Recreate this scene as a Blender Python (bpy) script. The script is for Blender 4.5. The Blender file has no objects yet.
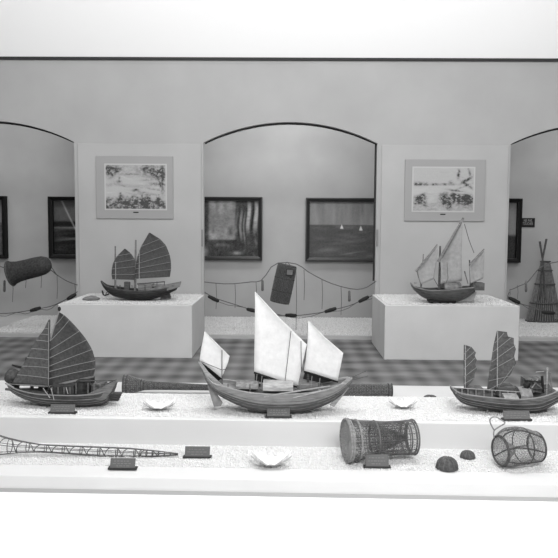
import bpy, math, random
import numpy as np
from mathutils import Vector, Matrix
random.seed(7); rng = np.random.default_rng(11)
C = bpy.context.scene.collection
PI = math.pi

# ------------------------------------------------------------------ camera
F = 720.0
CAMP = Vector((0, 0, 1.6))
TILT, YAW, ROLL = math.radians(4.37), math.radians(0.64), math.radians(0.35)
R = (Matrix.Rotation(YAW, 3, 'Z') @ Matrix.Rotation(PI/2 - TILT, 3, 'X') @ Matrix.Rotation(ROLL, 3, 'Z'))
cd = bpy.data.cameras.new('camera'); cam = bpy.data.objects.new('camera', cd); C.objects.link(cam)
cd.sensor_width = 36; cd.lens = F/558*36; cd.clip_start = .05
cam.matrix_world = Matrix.Translation(CAMP) @ R.to_4x4()
bpy.context.scene.camera = cam
def ray(px, py): return R @ Vector(((px-279)/F, -(py-279)/F, -1))
def P(px, py, Y):
    d = ray(px, py); return CAMP + d*(Y/d.y)
def G(px, py, z):
    d = ray(px, py); return CAMP + d*((z-1.6)/d.z)
def S(Y): return Y/F            # metres per pixel at depth Y

# ------------------------------------------------------------------ materials
MATS = {}
def mat(name, g, rough=.8, bump=None, vary=0, scale=20, stretch=(1,1,1), bstr=.4, tint=None):
    if name in MATS: return MATS[name]
    m = bpy.data.materials.new(name); m.use_nodes = True
    n = m.node_tree.nodes; l = m.node_tree.links; b = n['Principled BSDF']
    b.inputs['Roughness'].default_value = rough
    b.inputs['Specular IOR Level'].default_value = .18 if rough > .45 else .4
    b.inputs['Base Color'].default_value = (g, g, g, 1)
    if vary or bump:
        tc = n.new('ShaderNodeTexCoord'); mp = n.new('ShaderNodeMapping')
        mp.inputs['Scale'].default_value = stretch
        l.new(tc.outputs['Object'], mp.inputs['Vector'])
        if bump == 'voronoi':
            t = n.new('ShaderNodeTexVoronoi'); out = t.outputs['Distance']; t.inputs['Scale'].default_value = scale
        elif bump == 'weave':
            t = n.new('ShaderNodeTexChecker'); out = t.outputs['Fac']; t.inputs['Scale'].default_value = scale
        else:
            t = n.new('ShaderNodeTexNoise'); out = t.outputs['Fac']; t.inputs['Scale'].default_value = scale
            t.inputs['Detail'].default_value = 6
        l.new(mp.outputs[0], t.inputs['Vector'])
        if vary:
            r = n.new('ShaderNodeMapRange'); l.new(out, r.inputs['Value'])
            if bump not in ('voronoi', 'weave'):
                r.inputs['From Min'].default_value = .3; r.inputs['From Max'].default_value = .7
            r.inputs['To Min'].default_value = g*(1-vary); r.inputs['To Max'].default_value = min(.97, g*(1+vary))
            cb = n.new('ShaderNodeCombineColor'); 
            for i in range(3): l.new(r.outputs[0], cb.inputs[i])
            l.new(cb.outputs[0], b.inputs['Base Color'])
        if bump:
            bp = n.new('ShaderNodeBump'); bp.inputs['Strength'].default_value = bstr; bp.inputs['Distance'].default_value = .01
            l.new(out, bp.inputs['Height']); l.new(bp.outputs[0], b.inputs['Normal'])
    MATS[name] = m; return m

M_wall = mat('plaster', .37, .9, None, .05, 1.6)
M_niche = mat('niche_plaster', .36, .9, None, .06, 1.8)
M_ceil = mat('ceiling_white', .93, .9)
M_plinth = mat('plinth_paint', .53, .8, None, .05, 2.5)
M_stand = mat('stand_paint', .70, .7, None, .03, 2)
M_pale = mat('pale_floor', .92, .6, None, .02, 3)
M_grav = mat('gravel_white', .80, .9, 'voronoi', .10, 60)
M_grav2 = mat('gravel_grey', .52, .9, 'voronoi', .12, 50)
M_peb = mat('pebble_white', .80, .8, None, .08, 40)
M_peb2 = mat('pebble_grey', .62, .8, None, .12, 40)
M_dark = mat('dark_frame', .005, .65)
M_frame = mat('brown_frame', .02, .35)
M_trim = mat('dark_trim', .03, .6)
M_wood = mat('dark_wood', .075, .6, 'noise', .5, 18, (1,1,6), .3)
M_wood2 = mat('mid_wood', .17, .65, 'noise', .4, 18, (1,1,6), .3)
M_wood3 = mat('pale_wood', .33, .7, 'noise', .3, 20, (1,1,5), .3)
M_black = mat('tarred', .02, .6)
M_sailw = mat('white_canvas', .74, .9, 'noise', .05, 30, (1,1,1), .2)
M_saild = mat('brown_matting', .072, .9, 'noise', .25, 60, (1,1,1), .4)
M_saild2 = mat('grey_matting', .10, .9, 'noise', .25, 60, (1,1,1), .4)
M_saill = mat('thin_cloth', .31, .9, 'noise', .12, 25, (1,1,1), .2)
M_batt = mat('bamboo_pale', .26, .6)
M_rope = mat('rope', .10, .9)
M_float = mat('cork_dark', .025, .8)
M_wick = mat('wicker', .13, .8, 'noise', .3, 60)
M_wickd = mat('wicker_dark', .07, .8, 'noise', .45, 45, (1,1,1), .6)
M_wickp = mat('wicker_pale', .24, .8, 'noise', .3, 60)
M_plate = mat('plate_grey', .12, .5)
M_plate2 = mat('plate_base', .04, .5)
M_ink = mat('lettering', .2, .6)
M_mount = mat('picture_mount', .31, .8)
M_paper = mat('picture_margin', .45, .8)
M_shell = mat('shell', .90, .45, 'noise', .05, 30)
M_sign = mat('sign_black', .012, .5)
M_signt = mat('sign_text', .30, .5)

# ------------------------------------------------------------------ mesh helpers
class MB:
    def __init__(s): s.v = []; s.f = []
    def add(s, vs, fs):
        o = len(s.v); s.v += [Vector(v) for v in vs]; s.f += [tuple(i+o for i in f) for f in fs]; return s
    def box(s, a, b):
        x0,y0,z0 = a; x1,y1,z1 = b
        return s.add([(x0,y0,z0),(x1,y0,z0),(x1,y1,z0),(x0,y1,z0),(x0,y0,z1),(x1,y0,z1),(x1,y1,z1),(x0,y1,z1)],
                     [(0,3,2,1),(4,5,6,7),(0,1,5,4),(1,2,6,5),(2,3,7,6),(3,0,4,7)])
    def slab(s, pts, dy):
        """polygon in an x-z like plane given thickness dy away from the viewer"""
        n = len(pts); q = [Vector(p) for p in pts]; r = [p+Vector((0,dy,0)) for p in q]
        return s.add(q+r, [tuple(range(n)), tuple(range(2*n-1, n-1, -1))] + [(i, i+n, (i+1)%n+n, (i+1)%n) for i in range(n)])
    def tube(s, pts, r, n=6, closed=False):
        pts = [Vector(p) for p in pts]; m = len(pts)
        rs = r if isinstance(r, (list, tuple)) else [r]*m
        vs = []; 
        for i, p in enumerate(pts):
            a = pts[(i-1) % m] if closed else pts[max(i-1,0)]
            b = pts[(i+1) % m] if closed else pts[min(i+1,m-1)]
            d = (b-a); d = d.normalized() if d.length > 1e-9 else Vector((0,0,1))
            u = d.cross(Vector((0,1,0))) if abs(d.y) < .9 else d.cross(Vector((1,0,0)))
            u.normalize(); w = d.cross(u)
            for k in range(n):
                t = 2*PI*k/n; vs.append(p + (u*math.cos(t)+w*math.sin(t))*rs[i])
        fs = []
        for i in range(m if closed else m-1):
            j = (i+1) % m
            for k in range(n): fs.append((i*n+k, i*n+(k+1)%n, j*n+(k+1)%n, j*n+k))
        if not closed: fs += [tuple(range(n-1,-1,-1)), tuple((m-1)*n+k for k in range(n))]
        return s.add(vs, fs)
    def lathe(s, A, B, prof, n=28, cap0=False, cap1=False, tri=False, spine=None):
        A = Vector(A); B = Vector(B); d = (B-A); L = d.length; d.normalize()
        u = d.cross(Vector((0,1,0))) if abs(d.y) < .9 else d.cross(Vector((1,0,0)))
        u.normalize(); w = d.cross(u)
        vs = []
        for t, r in prof:
            c = A + d*(L*t)
            if spine: c = c + Vector((0,0,spine(t)))
            for k in range(n):
                a = 2*PI*k/n; vs.append(c + (u*math.cos(a)+w*math.sin(a))*r)
        fs = []
        for i in range(len(prof)-1):
            for k in range(n):
                q = (i*n+k, i*n+(k+1)%n, (i+1)*n+(k+1)%n, (i+1)*n+k)
                if tri:
                    if (i+k) % 2: fs += [(q[0],q[1],q[2]), (q[0],q[2],q[3])]
                    else: fs += [(q[0],q[1],q[3]), (q[1],q[2],q[3])]
                else: fs.append(q)
        m = len(prof)
        if cap0: fs.append(tuple(range(n-1,-1,-1)))
        if cap1: fs.append(tuple((m-1)*n+k for k in range(n)))
        return s.add(vs, fs)
    def build(s, name, m, parent=None, loc=None, smooth=False, solid=0, wire=0, bevel=0):
        loc = Vector(loc) if loc is not None else None
        off = parent['_o'] if parent is not None else (loc if loc is not None else Vector((0,0,0)))
        off = Vector(off)
        me = bpy.data.meshes.new(name); me.from_pydata([v-off for v in s.v], [], s.f); me.update()
        o = bpy.data.objects.new(name, me); C.objects.link(o); me.materials.append(m)
        if smooth: me.polygons.foreach_set('use_smooth', [True]*len(me.polygons))
        if parent is not None: o.parent = parent
        elif loc is not None: o.location = loc
        o['_o'] = list(off)
        if bevel:
            b = o.modifiers.new('b', 'BEVEL'); b.width = bevel; b.segments = 2; b.limit_method = 'ANGLE'
        if solid:
            b = o.modifiers.new('s', 'SOLIDIFY'); b.thickness = solid; b.offset = 0
        if wire:
            b = o.modifiers.new('w', 'WIREFRAME'); b.thickness = wire; b.use_even_offset = False
        return o
def tag(o, label=None, cat=None, group=None, kind=None):
    if label: o['label'] = label
    if cat: o['category'] = cat
    if group: o['group'] = group
    if kind: o['kind'] = kind
    return o
def thing(name, loc, label, cat, group=None):
    o = bpy.data.objects.new(name, None); C.objects.link(o); o.location = loc; o.empty_display_size = .1
    o['_o'] = list(loc); return tag(o, label, cat, group)
def struct(name, mb, m, **k): return tag(mb.build(name, m, **k), kind='structure')
def spl(rows, n):
    """Catmull-Rom resample of tuples"""
    rows = [tuple(map(float, r)) for r in rows]; out = []; m = len(rows)
    for i in range(n+1):
        t = i/n*(m-1); k = min(int(t), m-2); u = t-k
        a, b, c, d = rows[max(k-1,0)], rows[k], rows[k+1], rows[min(k+2,m-1)]
        out.append(tuple(.5*(2*q + (r-p)*u + (2*p-5*q+4*r-s_)*u*u + (3*q-p-3*r+s_)*u**3) for p,q,r,s_ in zip(a,b,c,d)))
    return out

# ------------------------------------------------------------------ depths of the place
D1, D3, D4 = 8.46, 9.75, 11.9         # plinth front, arcade wall, niche wall
TOP, FRT, REAR = .277, .10, .14       # tier heights
Y6, Y7, Y8, Y5 = 4.13, 4.77, 5.50, 6.50
CEIL = P(279, 58, D3).z

# ------------------------------------------------------------------ setting
struct('floor', MB().box((-7, 1.0, -.1), (7, 4.6, 0)), M_pale)
# dark tiled floor between the stand and the arches
mt = bpy.data.materials.new('wave_tiles'); mt.use_nodes = True; n = mt.node_tree.nodes; l = mt.node_tree.links
b = n['Principled BSDF']; b.inputs['Roughness'].default_value = .6
tc = n.new('ShaderNodeTexCoord'); sep = n.new('ShaderNodeSeparateXYZ'); l.new(tc.outputs['Object'], sep.inputs[0])
def mth(op, a, bv=None):
    x = n.new('ShaderNodeMath'); x.operation = op
    for i, q in enumerate((a, bv)):
        if q is None: continue
        if isinstance(q, (int, float)): x.inputs[i].default_value = q
        else: l.new(q, x.inputs[i])
    return x.outputs[0]
sx = mth('MULTIPLY', sep.outputs[0], 13.5); sy = mth('MULTIPLY', sep.outputs[1], 7.0)
dia = mth('MULTIPLY', mth('SINE', mth('ADD', sx, sy)), mth('SINE', mth('SUBTRACT', sx, sy)))
nz = n.new('ShaderNodeTexNoise'); nz.inputs['Scale'].default_value = 3.5; nz.inputs['Detail'].default_value = 5
mp = n.new('ShaderNodeMapping'); mp.inputs['Scale'].default_value = (.6, 1.6, 1); l.new(tc.outputs['Object'], mp.inputs[0]); l.new(mp.outputs[0], nz.inputs[0])
v = mth('ADD', mth('MULTIPLY', dia, .065), mth('ADD', mth('MULTIPLY', nz.outputs[0], .14), .055))
cb = n.new('ShaderNodeCombineColor')
for i in range(3): l.new(v, cb.inputs[i])
l.new(cb.outputs[0], b.inputs['Base Color'])
struct('floor_tiled', MB().box((-7, 4.6, -.1), (7, D4+.1, 0)), mt)
CH = 5.9
cv = MB()  # unseen ceiling, its cove sloped forward so it catches the frontal light
cv.add([(-7,D3,CEIL),(7,D3,CEIL),(7,D3-.5,CEIL+.75),(-7,D3-.5,CEIL+.75),(7,D3-2,CH),(-7,D3-2,CH),(7,1.5,CH),(-7,1.5,CH)], [(0,1,2,3),(3,2,4,5),(5,4,6,7)])
struct('unseen_ceiling', cv, M_ceil, solid=.04)
struct('ceiling_niche', MB().box((-7, D3, CEIL), (7, D4+.1, CEIL+.1)), M_ceil)
struct('wall_back', MB().box((-7, D4, 0), (7, D4+.1, CEIL)), M_niche)
struct('wall_left', MB().box((-7.1, 3.2, 0), (-7, D4+.1, CH)), M_wall)
struct('wall_right', MB().box((7, 3.2, 0), (7.1, D4+.1, CH)), M_wall)

# arcade wall with three segmental arches
xl, xr = P(203.5, 200, D3).x, P(376.5, 200, D3).x
cx = (xl+xr)/2; hw = (xr-xl)/2
xs_l = P(75, 200, D3).x; xs_r = P(509, 200, D3).x
zs = P(290, 143, D3).z; zt = P(290, 122, D3).z
TH = .10
arches = [(cx, hw), (xs_l-hw, hw), (xs_r+hw, hw)]
def arch_pts(c, h, n=28, zs=zs, zt=zt, d=0):
    rise = zt-zs; Rr = (h*h+rise*rise)/(2*rise); zc = zt-Rr; a = math.asin(h/Rr)
    return [(c+(Rr-d)*math.sin(-a+2*a*i/n), zc+(Rr-d)*math.cos(-a+2*a*i/n)) for i in range(n+1)]
w = MB()
allx = sorted(arches)
edges = [-7] + sum([[c-h, c+h] for c, h in allx], []) + [7]
for i in range(0, len(edges), 2):
    w.box((edges[i], D3, 0), (edges[i+1], D3+TH, CEIL))
for c, h in allx:
    pts = arch_pts(c, h)
    for (xa, za), (xb, zb) in zip(pts[:-1], pts[1:]):
        w.add([(xa,D3,za),(xb,D3,zb),(xb,D3,CEIL),(xa,D3,CEIL),(xa,D3+TH,za),(xb,D3+TH,zb),(xb,D3+TH,CEIL),(xa,D3+TH,CEIL)],
              [(0,1,2,3),(7,6,5,4),(0,4,5,1),(3,2,6,7)])
struct('wall_arcade', w, M_wall)
# slightly proud pilaster panels on the two piers
k = 1
for xa, xb in ((xs_l+.05, xl-.03), (xr+.06, xs_r-.03)):
    struct('trim_%d' % k, MB().box((xa, D3-.015, 0), (xb, D3, zs-.02)), mat('pier_plaster', .395, .9, None, .05, 1.6), bevel=.004); k += 1
# dark beading around each arch
for c, h in allx:
    pts = [(x, z) for x, z in arch_pts(c, h-.012, zt=zt-.012)]
    tp = [Vector((x, D3+TH-.012, z)) for x, z in pts]
    tp = tp + [Vector((c+h-.012, D3+TH-.012, zs-.2-.15*i)) for i in range(12)]
    if c < -1: pass
    if c > 1: tp = [Vector((c-h+.012, D3+TH-.012, .06+.25*i)) for i in range(9)] + tp[:29]
    struct('trim_%d' % k, MB().tube(tp, .013, 6), M_trim); k += 1
# cornice where wall meets ceiling
struct('trim_%d' % k, MB().box((-7, D3-.03, CEIL-.035), (7, D3, CEIL)), M_trim); k += 1

# ------------------------------------------------------------------ gravel
def pebbles(name, label, x0, x1, y0, y1, z, step, r, m):
    nx = int((x1-x0)/step); ny = int((y1-y0)/step); N = nx*ny
    gx, gy = np.meshgrid(np.arange(nx), np.arange(ny)); 
    c = np.stack([x0+(gx.ravel()+.5)*step, y0+(gy.ravel()+.5)*step, np.full(N, z)], 1)
    c[:, :2] += rng.uniform(-.45, .45, (N, 2))*step
    c[:, 2] += rng.uniform(0, .6, N)*r
    base = np.array([(1,0,0),(0,1,0),(-1,0,0),(0,-1,0),(0,0,1),(0,0,-1)], float)
    a = rng.uniform(0, 2*PI, N); ca, sa = np.cos(a), np.sin(a)
    sc = rng.uniform(.55, 1.25, (N, 3))*r*np.array([1,1,.7])
    q = base[None]*sc[:, None]
    q += rng.uniform(-.25, .25, q.shape)*r
    qx = q[...,0]*ca[:,None]-q[...,1]*sa[:,None]; qy = q[...,0]*sa[:,None]+q[...,1]*ca[:,None]
    V = np.stack([qx, qy, q[...,2]], 2) + c[:, None]
    fb = np.array([(0,1,4),(1,2,4),(2,3,4),(3,0,4),(1,0,5),(2,1,5),(3,2,5),(0,3,5)])
    Fi = (fb[None] + (np.arange(N)*6)[:, None, None]).reshape(-1, 3)
    V = V.reshape(-1, 3); V -= np.array([0,0,z])
    me = bpy.data.meshes.new(name); me.vertices.add(len(V)); me.vertices.foreach_set('co', V.ravel())
    me.loops.add(Fi.size); me.loops.foreach_set('vertex_index', Fi.ravel().astype(np.int32))
    me.polygons.add(len(Fi)); me.polygons.foreach_set('loop_start', np.arange(0, Fi.size, 3, dtype=np.int32))
    me.polygons.foreach_set('loop_total', np.full(len(Fi), 3, dtype=np.int32)); me.update(calc_edges=True)
    me.materials.append(m)
    o = bpy.data.objects.new(name, me); o.location = (0,0,z); C.objects.link(o)
    return tag(o, label, 'gravel', kind='stuff')

# ------------------------------------------------------------------ stepped display stand
sc_ = thing('stepped_display_stand', (0, Y7, 0), 'long white stepped stand carrying the model boats and fish traps', 'display stand')
MB().box((-3.3, Y7, 0), (3.3, Y8, TOP)).build('upper_tier', M_stand, sc_, bevel=.006)
MB().box((-3.3, Y6, 0), (3.3, Y7, FRT)).build('front_tier', M_stand, sc_, bevel=.006)
MB().box((-3.3, Y8, 0), (3.3, Y5, REAR)).build('rear_tier', mat('rear_tier_paint', .62, .7, None, .03, 2), sc_, bevel=.006)
tag(MB().box((-3.3, Y6-.006, 0), (3.3, Y6, .022)).build('plinth_strip', mat('plinth_strip_paint', .42, .7), sc_), 'grey strip along the foot')
pebbles('white_gravel', 'white gravel strewn over the upper tier under the three large boats', -2.9, 2.9, Y7+.05, Y8-.01, TOP, .012, .0075, M_peb)
pebbles('white_gravel', 'white gravel strewn over the low front tier under the fish traps', -2.7, 2.7, Y6+.19, Y7-.01, FRT, .012, .0075, M_peb)

SKEW = -.019
sc_.rotation_euler.z = SKEW
for o in bpy.data.objects:
    if o.name.startswith('white_gravel'):
        o.rotation_euler.z = SKEW; pv = Vector((0, Y7, 0)); o.location = Vector((0,0,o.location.z)) + pv - Matrix.Rotation(SKEW,3,'Z') @ pv
# ------------------------------------------------------------------ plinths against the piers
def plinth(px0, px1, py, label, gl):
    a = P(px0, py, D1); b2 = P(px1, py, D1); z = a.z*.5+b2.z*.5
    t = thing('display_plinth', ((a.x+b2.x)/2, D1, 0), label, 'plinth', 'plinths in front of the piers')
    MB().box((a.x, D1, 0), (b2.x, D3-.015, z)).build('plinth_body', M_plinth, t, bevel=.008)
    pebbles('gravel_bed', gl, a.x+.03, b2.x-.03, D1+.04, D3-.03, z, .02, .011, M_peb2)
    return z
ZL = plinth(58, 192, 304.5, 'pale box plinth under the left painting carrying a dark junk', 'gravel on top of the plinth under the left painting')
ZR = plinth(385, 520, 305.5, 'pale box plinth under the right painting carrying a light sailed boat', 'gravel on top of the plinth under the right painting')
# low gravel bed in the niches
struct('floor_ledge', MB().box((-7, D3+TH+.1, 0), (7, D4, .05)), mat('ledge_edge', .42, .8, None, .05, 3))
pebbles('grey_gravel', 'greyish gravel on the low ledge below the niche wall', -4.2, 4.4, D3+TH+.16, D4-.01, .05, .024, .013, M_peb2)

# ------------------------------------------------------------------ pictures
def noise2(seed, nx, ny):
    r = np.random.default_rng(seed); return r.uniform(-1, 1, (ny, nx))
def painted(name, m_rough, x0, x1, z0, z1, y, nx, ny, fn, parent, seed=1):
    U, V = np.meshgrid(np.linspace(0,1,nx), np.linspace(0,1,ny))
    g = fn(U, V); r = np.random.default_rng(seed)
    g = g + r.normal(0, .012, g.shape); g = np.clip(g, .01, .9)
    off = parent['_o']; me = bpy.data.meshes.new(name)
    vs = np.stack([x0+(x1-x0)*U-off[0], np.full(U.shape, y-off[1]), z0+(z1-z0)*V-off[2]], 2).reshape(-1,3)
    fs = [(j*nx+i, j*nx+i+1, (j+1)*nx+i+1, (j+1)*nx+i) for j in range(ny-1) for i in range(nx-1)]
    me.from_pydata(vs.tolist(), [], fs); me.update()
    ca = me.color_attributes.new('pigment', 'FLOAT_COLOR', 'POINT')
    col = np.repeat(g.ravel()[:, None], 4, 1); col[:, 3] = 1
    ca.data.foreach_set('color', col.astype(np.float32).ravel())
    m = bpy.data.materials.new('pigment_'+name); m.use_nodes = True; n = m.node_tree.nodes
    a = n.new('ShaderNodeAttribute'); a.attribute_name = 'pigment'
    b = n['Principled BSDF']; b.inputs['Roughness'].default_value = m_rough; b.inputs['Specular IOR Level'].default_value = .1
    m.node_tree.links.new(a.outputs['Color'], b.inputs['Base Color']); me.materials.append(m)
    o = bpy.data.objects.new(name, me); C.objects.link(o); o.parent = parent; return o
def blob(U, V, cx, cy, rx, ry, ang=0, p=2):
    c, s = math.cos(ang), math.sin(ang); x = (U-cx)*c+(V-cy)*s; y = -(U-cx)*s+(V-cy)*c
    return np.exp(-(np.abs(x/rx)**p+np.abs(y/ry)**p))
def sm(a, w): return 1/(1+np.exp(-a/w))

def texture(U, base, g, seed, k=1.0):
    r = np.random.default_rng(seed); ny, nx = U.shape; t = np.zeros(U.shape)
    for c, a in ((26, .5), (60, .5)):
        f = r.uniform(-1, 1, (c, c)); x = np.linspace(0, c-1.001, nx); y = np.linspace(0, c-1.001, ny)
        xi, yi = x.astype(int), y.astype(int); fx, fy = x-xi, (y-yi)[:, None]
        fx = fx[None]
        t += a*((f[np.ix_(yi, xi)]*(1-fx)+f[np.ix_(yi, xi+1)]*fx)*(1-fy)+(f[np.ix_(yi+1, xi)]*(1-fx)+f[np.ix_(yi+1, xi+1)]*fx)*fy)
    return base-(base-g)*(1+1.3*k*t)+.03*t
def art_left(U, V):
    r = np.random.default_rng(5); g = .40+0*U
    g -= .05*sm(V-.72, .02)
    g -= .10*blob(U,V,.45,.79,.22,.02); g -= .12*sm(.035-np.abs(V-.53-.02*np.sin(9*U)), .01)*.5
    for (x,y,rx,ry,a,d) in [(.04,.88,.05,.14,.2,.30),(.13,.92,.10,.05,-.3,.25),(.20,.86,.03,.10,-.7,.22),(.10,.80,.02,.12,.2,.2),
                            (.66,.93,.10,.06,.6,.22),(.78,.88,.12,.07,.2,.25),(.88,.80,.12,.10,-.5,.28),(.95,.70,.03,.30,0,.30),(.90,.60,.02,.16,.2,.2),(.75,.76,.12,.02,.1,.15),
                            (.22,.62,.035,.03,0,.30),(.23,.69,.015,.05,0,.2),(.50,.43,.05,.03,0,.26),(.60,.38,.16,.02,-.2,.16),
                            (.70,.66,.12,.025,.1,.13),(.80,.58,.10,.03,-.1,.16),(.80,.45,.16,.02,-.2,.16),(.66,.33,.22,.018,-.05,.12)]:
        g -= d*blob(U,V,x,y,rx,ry,a,1.6)
    bank = sm(.17+.10*np.sin(2.6*U+.4)-V+.04*np.sin(30*U), .02)
    g -= .24*bank
    for x,h in [(.24,.30),(.36,.22),(.52,.2),(.60,.24),(.73,.25),(.88,.26),(.45,.12),(.68,.12)]:
        g -= .22*blob(U,V,x,h-.06,.028,.09,.1)
        g -= .2*blob(U,V,x+.005,h+.05,.015,.022)
    for i in range(70):
        x,y = r.uniform(0,1,2); y = y*.3 if i < 40 else y
        g += r.uniform(-.09,.07)*blob(U,V,x,y,r.uniform(.03,.1),.012,r.uniform(-.6,.6))
    return np.clip(texture(U, .42, g, 21), .07, .5)
def art_right(U, V):
    r = np.random.default_rng(8); g = .42-.03*sm(V-.6,.05)+0*U
    g -= .20*blob(U,V,.30,.62,.34,.03,0,4)*(1+.5*np.sin(40*U)); g -= .15*blob(U,V,.10,.63,.10,.05); g -= .14*blob(U,V,.62,.66,.05,.05)
    g -= .08*sm(.18-V,.02)
    for (x,y,rx,ry,a,d) in [(.12,.30,.10,.06,.1,.40),(.10,.20,.09,.05,0,.25),(.20,.17,.03,.06,0,.25),(.16,.38,.06,.03,.6,.2),
                            (.50,.33,.06,.09,0,.3),(.72,.26,.24,.09,0,.40),(.80,.36,.22,.05,-.15,.35),(.92,.22,.10,.10,0,.35),(.52,.18,.05,.05,0,.25),(.60,.10,.04,.08,0,.25),
                            (.72,.47,.16,.025,-.2,.25)]:
        g -= d*blob(U,V,x,y,rx,ry,a,2.2)
    g -= .32*blob(U,V,.745,.87,.022,.10,-.05); g -= .34*blob(U,V,.88,.72,.12,.028,.75); g -= .30*blob(U,V,.90,.60,.12,.028,-.75); g -= .2*blob(U,V,.93,.88,.018,.14,.2)
    g -= .16*blob(U,V,.82,.56,.16,.02,.5); g += .12*blob(U,V,.80,.43,.10,.04,-.1)
    for i in range(80):
        x,y = r.uniform(0,1,2); y = y*.4 if i < 55 else y
        g += r.uniform(-.09,.06)*blob(U,V,x,y,r.uniform(.02,.09),.010,r.uniform(-.3,.3))
    return np.clip(texture(U, .42, g, 22), .06, .5)

def painting(x0,y0,x1,y1, inner, fn, label):
    yf = D3-.015
    a = P(x0,y0,yf); b = P(x1,y1,yf)
    t = thing('mounted_painting', ((a.x+b.x)/2, yf, b.z), label, 'painting', 'paintings on the piers')
    MB().box((a.x, yf-.02, b.z), (b.x, yf, a.z)).build('mount', M_mount, t, bevel=.004)
    c = P(inner[0], inner[1], yf); d = P(inner[2], inner[3], yf)
    m_ = .018
    MB().box((c.x-m_, yf-.0235, d.z-m_), (d.x+m_, yf-.02, c.z+m_)).build('paper_margin', M_paper, t)
    painted('picture', .8, c.x, d.x, d.z, c.z, yf-.025, 150, 114, fn, t)
    mx = (c.x+d.x)/2
    MB().box((mx-.035, yf-.024, d.z-.055), (mx+.035, yf-.02, d.z-.04)).build('title_plate', M_black, t)
painting(96, 156, 173.5, 219, (106, 165, 166, 209), art_left, 'matted watercolour of palms over a shore with seated figures, on the left pier')
painting(405, 159.5, 484, 221.5, (413.5, 168, 472.5, 211), art_right, 'matted watercolour of moored sailing boats on calm water, on the right pier')

def framed(cx_px, wpx, y0, y1, fn, label, fr=.065, depth=.07, seed=1, m=None, xspan=None):
    yf = D4
    if xspan: xa, xb = P(xspan[0], 228, yf).x, P(xspan[1], 228, yf).x
    za, zb = P(cx_px, y1, yf).z, P(cx_px, y0, yf).z
    m = m or M_frame
    t = thing('framed_picture', ((xa+xb)/2, yf, za), label, 'picture', 'dark framed pictures on the niche wall')
    f = MB(); e = fr
    outer = [(xa,za),(xb,za),(xb,zb),(xa,zb)]
    prof = [(0,0),(0,depth),(.02,depth),(.03,depth-.012),(e-.012,depth-.02),(e,depth-.03),(e,0)]
    vs = []; fs = []
    sg = [(1,1),(-1,1),(-1,-1),(1,-1)]
    for (x,z),(sx_,sz_) in zip(outer, sg):
        for q, dd in prof: vs.append((x+sx_*q, yf-dd, z+sz_*q))
    n_ = len(prof)
    for i in range(4):
        j = (i+1)%4
        for k_ in range(n_-1): fs.append((i*n_+k_, i*n_+k_+1, j*n_+k_+1, j*n_+k_))
    f.add(vs, fs).build('frame', m, t)
    painted('picture', .5, xa+e, xb-e, za+e, zb-e, yf-.02, 150, 114, fn, t, seed)
    i_ = e-.004
    MB().tube([(xa+i_, yf-depth+.03, za+i_),(xb-i_, yf-depth+.03, za+i_),(xb-i_, yf-depth+.03, zb-i_),(xa+i_, yf-depth+.03, zb-i_)], .004, 4, True).build('slip', mat('slip', .16, .4), t)

def art_cl(U, V):     # hut interior opening on water, figures
    r = np.random.default_rng(3); g = .045+0*U
    op = sm(U-.40,.006)*sm(.72-U,.006)*sm(V-.30,.006)
    g += op*(.17-.06*(V-.3))
    g += .12*op*sm(V-.82+.06*np.sin(26*U),.02)*(.6+.4*np.sin(60*U))
    for x,ww,v0,d in [(.79,.015,.35,.14),(.83,.010,.3,.10),(.88,.022,.5,.26),(.97,.025,.52,.26),(.93,.01,.5,-.03),(.32,.02,.4,.07),(.74,.012,.4,.05)]:
        g += d*blob(U,V,x+.01*np.sin(9*V),v0+.22,ww,.26,0,4)
    g += .08*blob(U,V,.28,.80,.05,.16,0,3)
    g += .12*blob(U,V,.44,.38,.05,.09); g -= .10*blob(U,V,.45,.46,.02,.06); g -= .10*blob(U,V,.66,.44,.03,.07)
    g += .20*blob(U,V,.74,.055,.05,.03); g += .22*blob(U,V,.33,.07,.05,.09); g += .05*blob(U,V,.55,.2,.1,.03)
    for i in range(120):
        x,y = r.uniform(0,1,2); y *= .5
        g += r.uniform(-.02,.045)*blob(U,V,x,y,.015,r.uniform(.03,.07),r.uniform(-.3,.3))
    return np.clip(g*(1+.35*(texture(U, 1, 0*U, 23, 1)/-1.3)), .012, .5)
def art_cr(U, V):     # sea and sky with two sails
    r = np.random.default_rng(4); g = .20-.03*V+.02*np.sin(31*U)*sm(V-.6,.05)
    sea = sm(.59-V,.004); g = g*(1-sea)+sea*.070
    for i in range(60):
        x,y = r.uniform(0,1,2)
        g += r.uniform(-.015,.03)*blob(U,V,x,y*.58,.08,.025,r.uniform(-.2,.2)) + r.uniform(-.03,.03)*blob(U,V,x,.6+y*.4,.02,.2)*(1-sea)
    for x,y,h in [(.39,.55,.045),(.62,.52,.055)]:
        tri = sm(V-(y-.03),.003)*sm((y+h)-V-abs(1)*np.abs(U-x)*3.6,.004)
        g += .45*tri*sm(.02-np.abs(U-x-.003),.002)
    g += .05*blob(U,V,.25,.14,.12,.05); g += .06*blob(U,V,.50,.08,.12,.012,.25)
    return np.clip(g, .02, .6)
def art_l(U, V):      # boat with a pale slanting yard
    r = np.random.default_rng(6); g = .085+.04*V
    g -= .10*sm(.62-V,.01)*sm(V-.52,.01); g -= .06*sm(.48-V,.01)
    g += .07*blob(U,V,.3,.50,.4,.012); g += .10*blob(U,V,.25,.29,.22,.03,.1); g -= .07*blob(U,V,.3,.24,.3,.03,.05)
    g += .22*sm(.009-np.abs(U-(.10+.28*(1-V)+.05*(1-V)**2)),.003)*sm(V-.34,.01)
    for i in range(50):
        x,y = r.uniform(0,1,2); g += r.uniform(-.03,.03)*blob(U,V,x,y*.45,.12,.02,r.uniform(-.3,.3))
    return np.clip(g*.9-.008, .008, .5)
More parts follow.
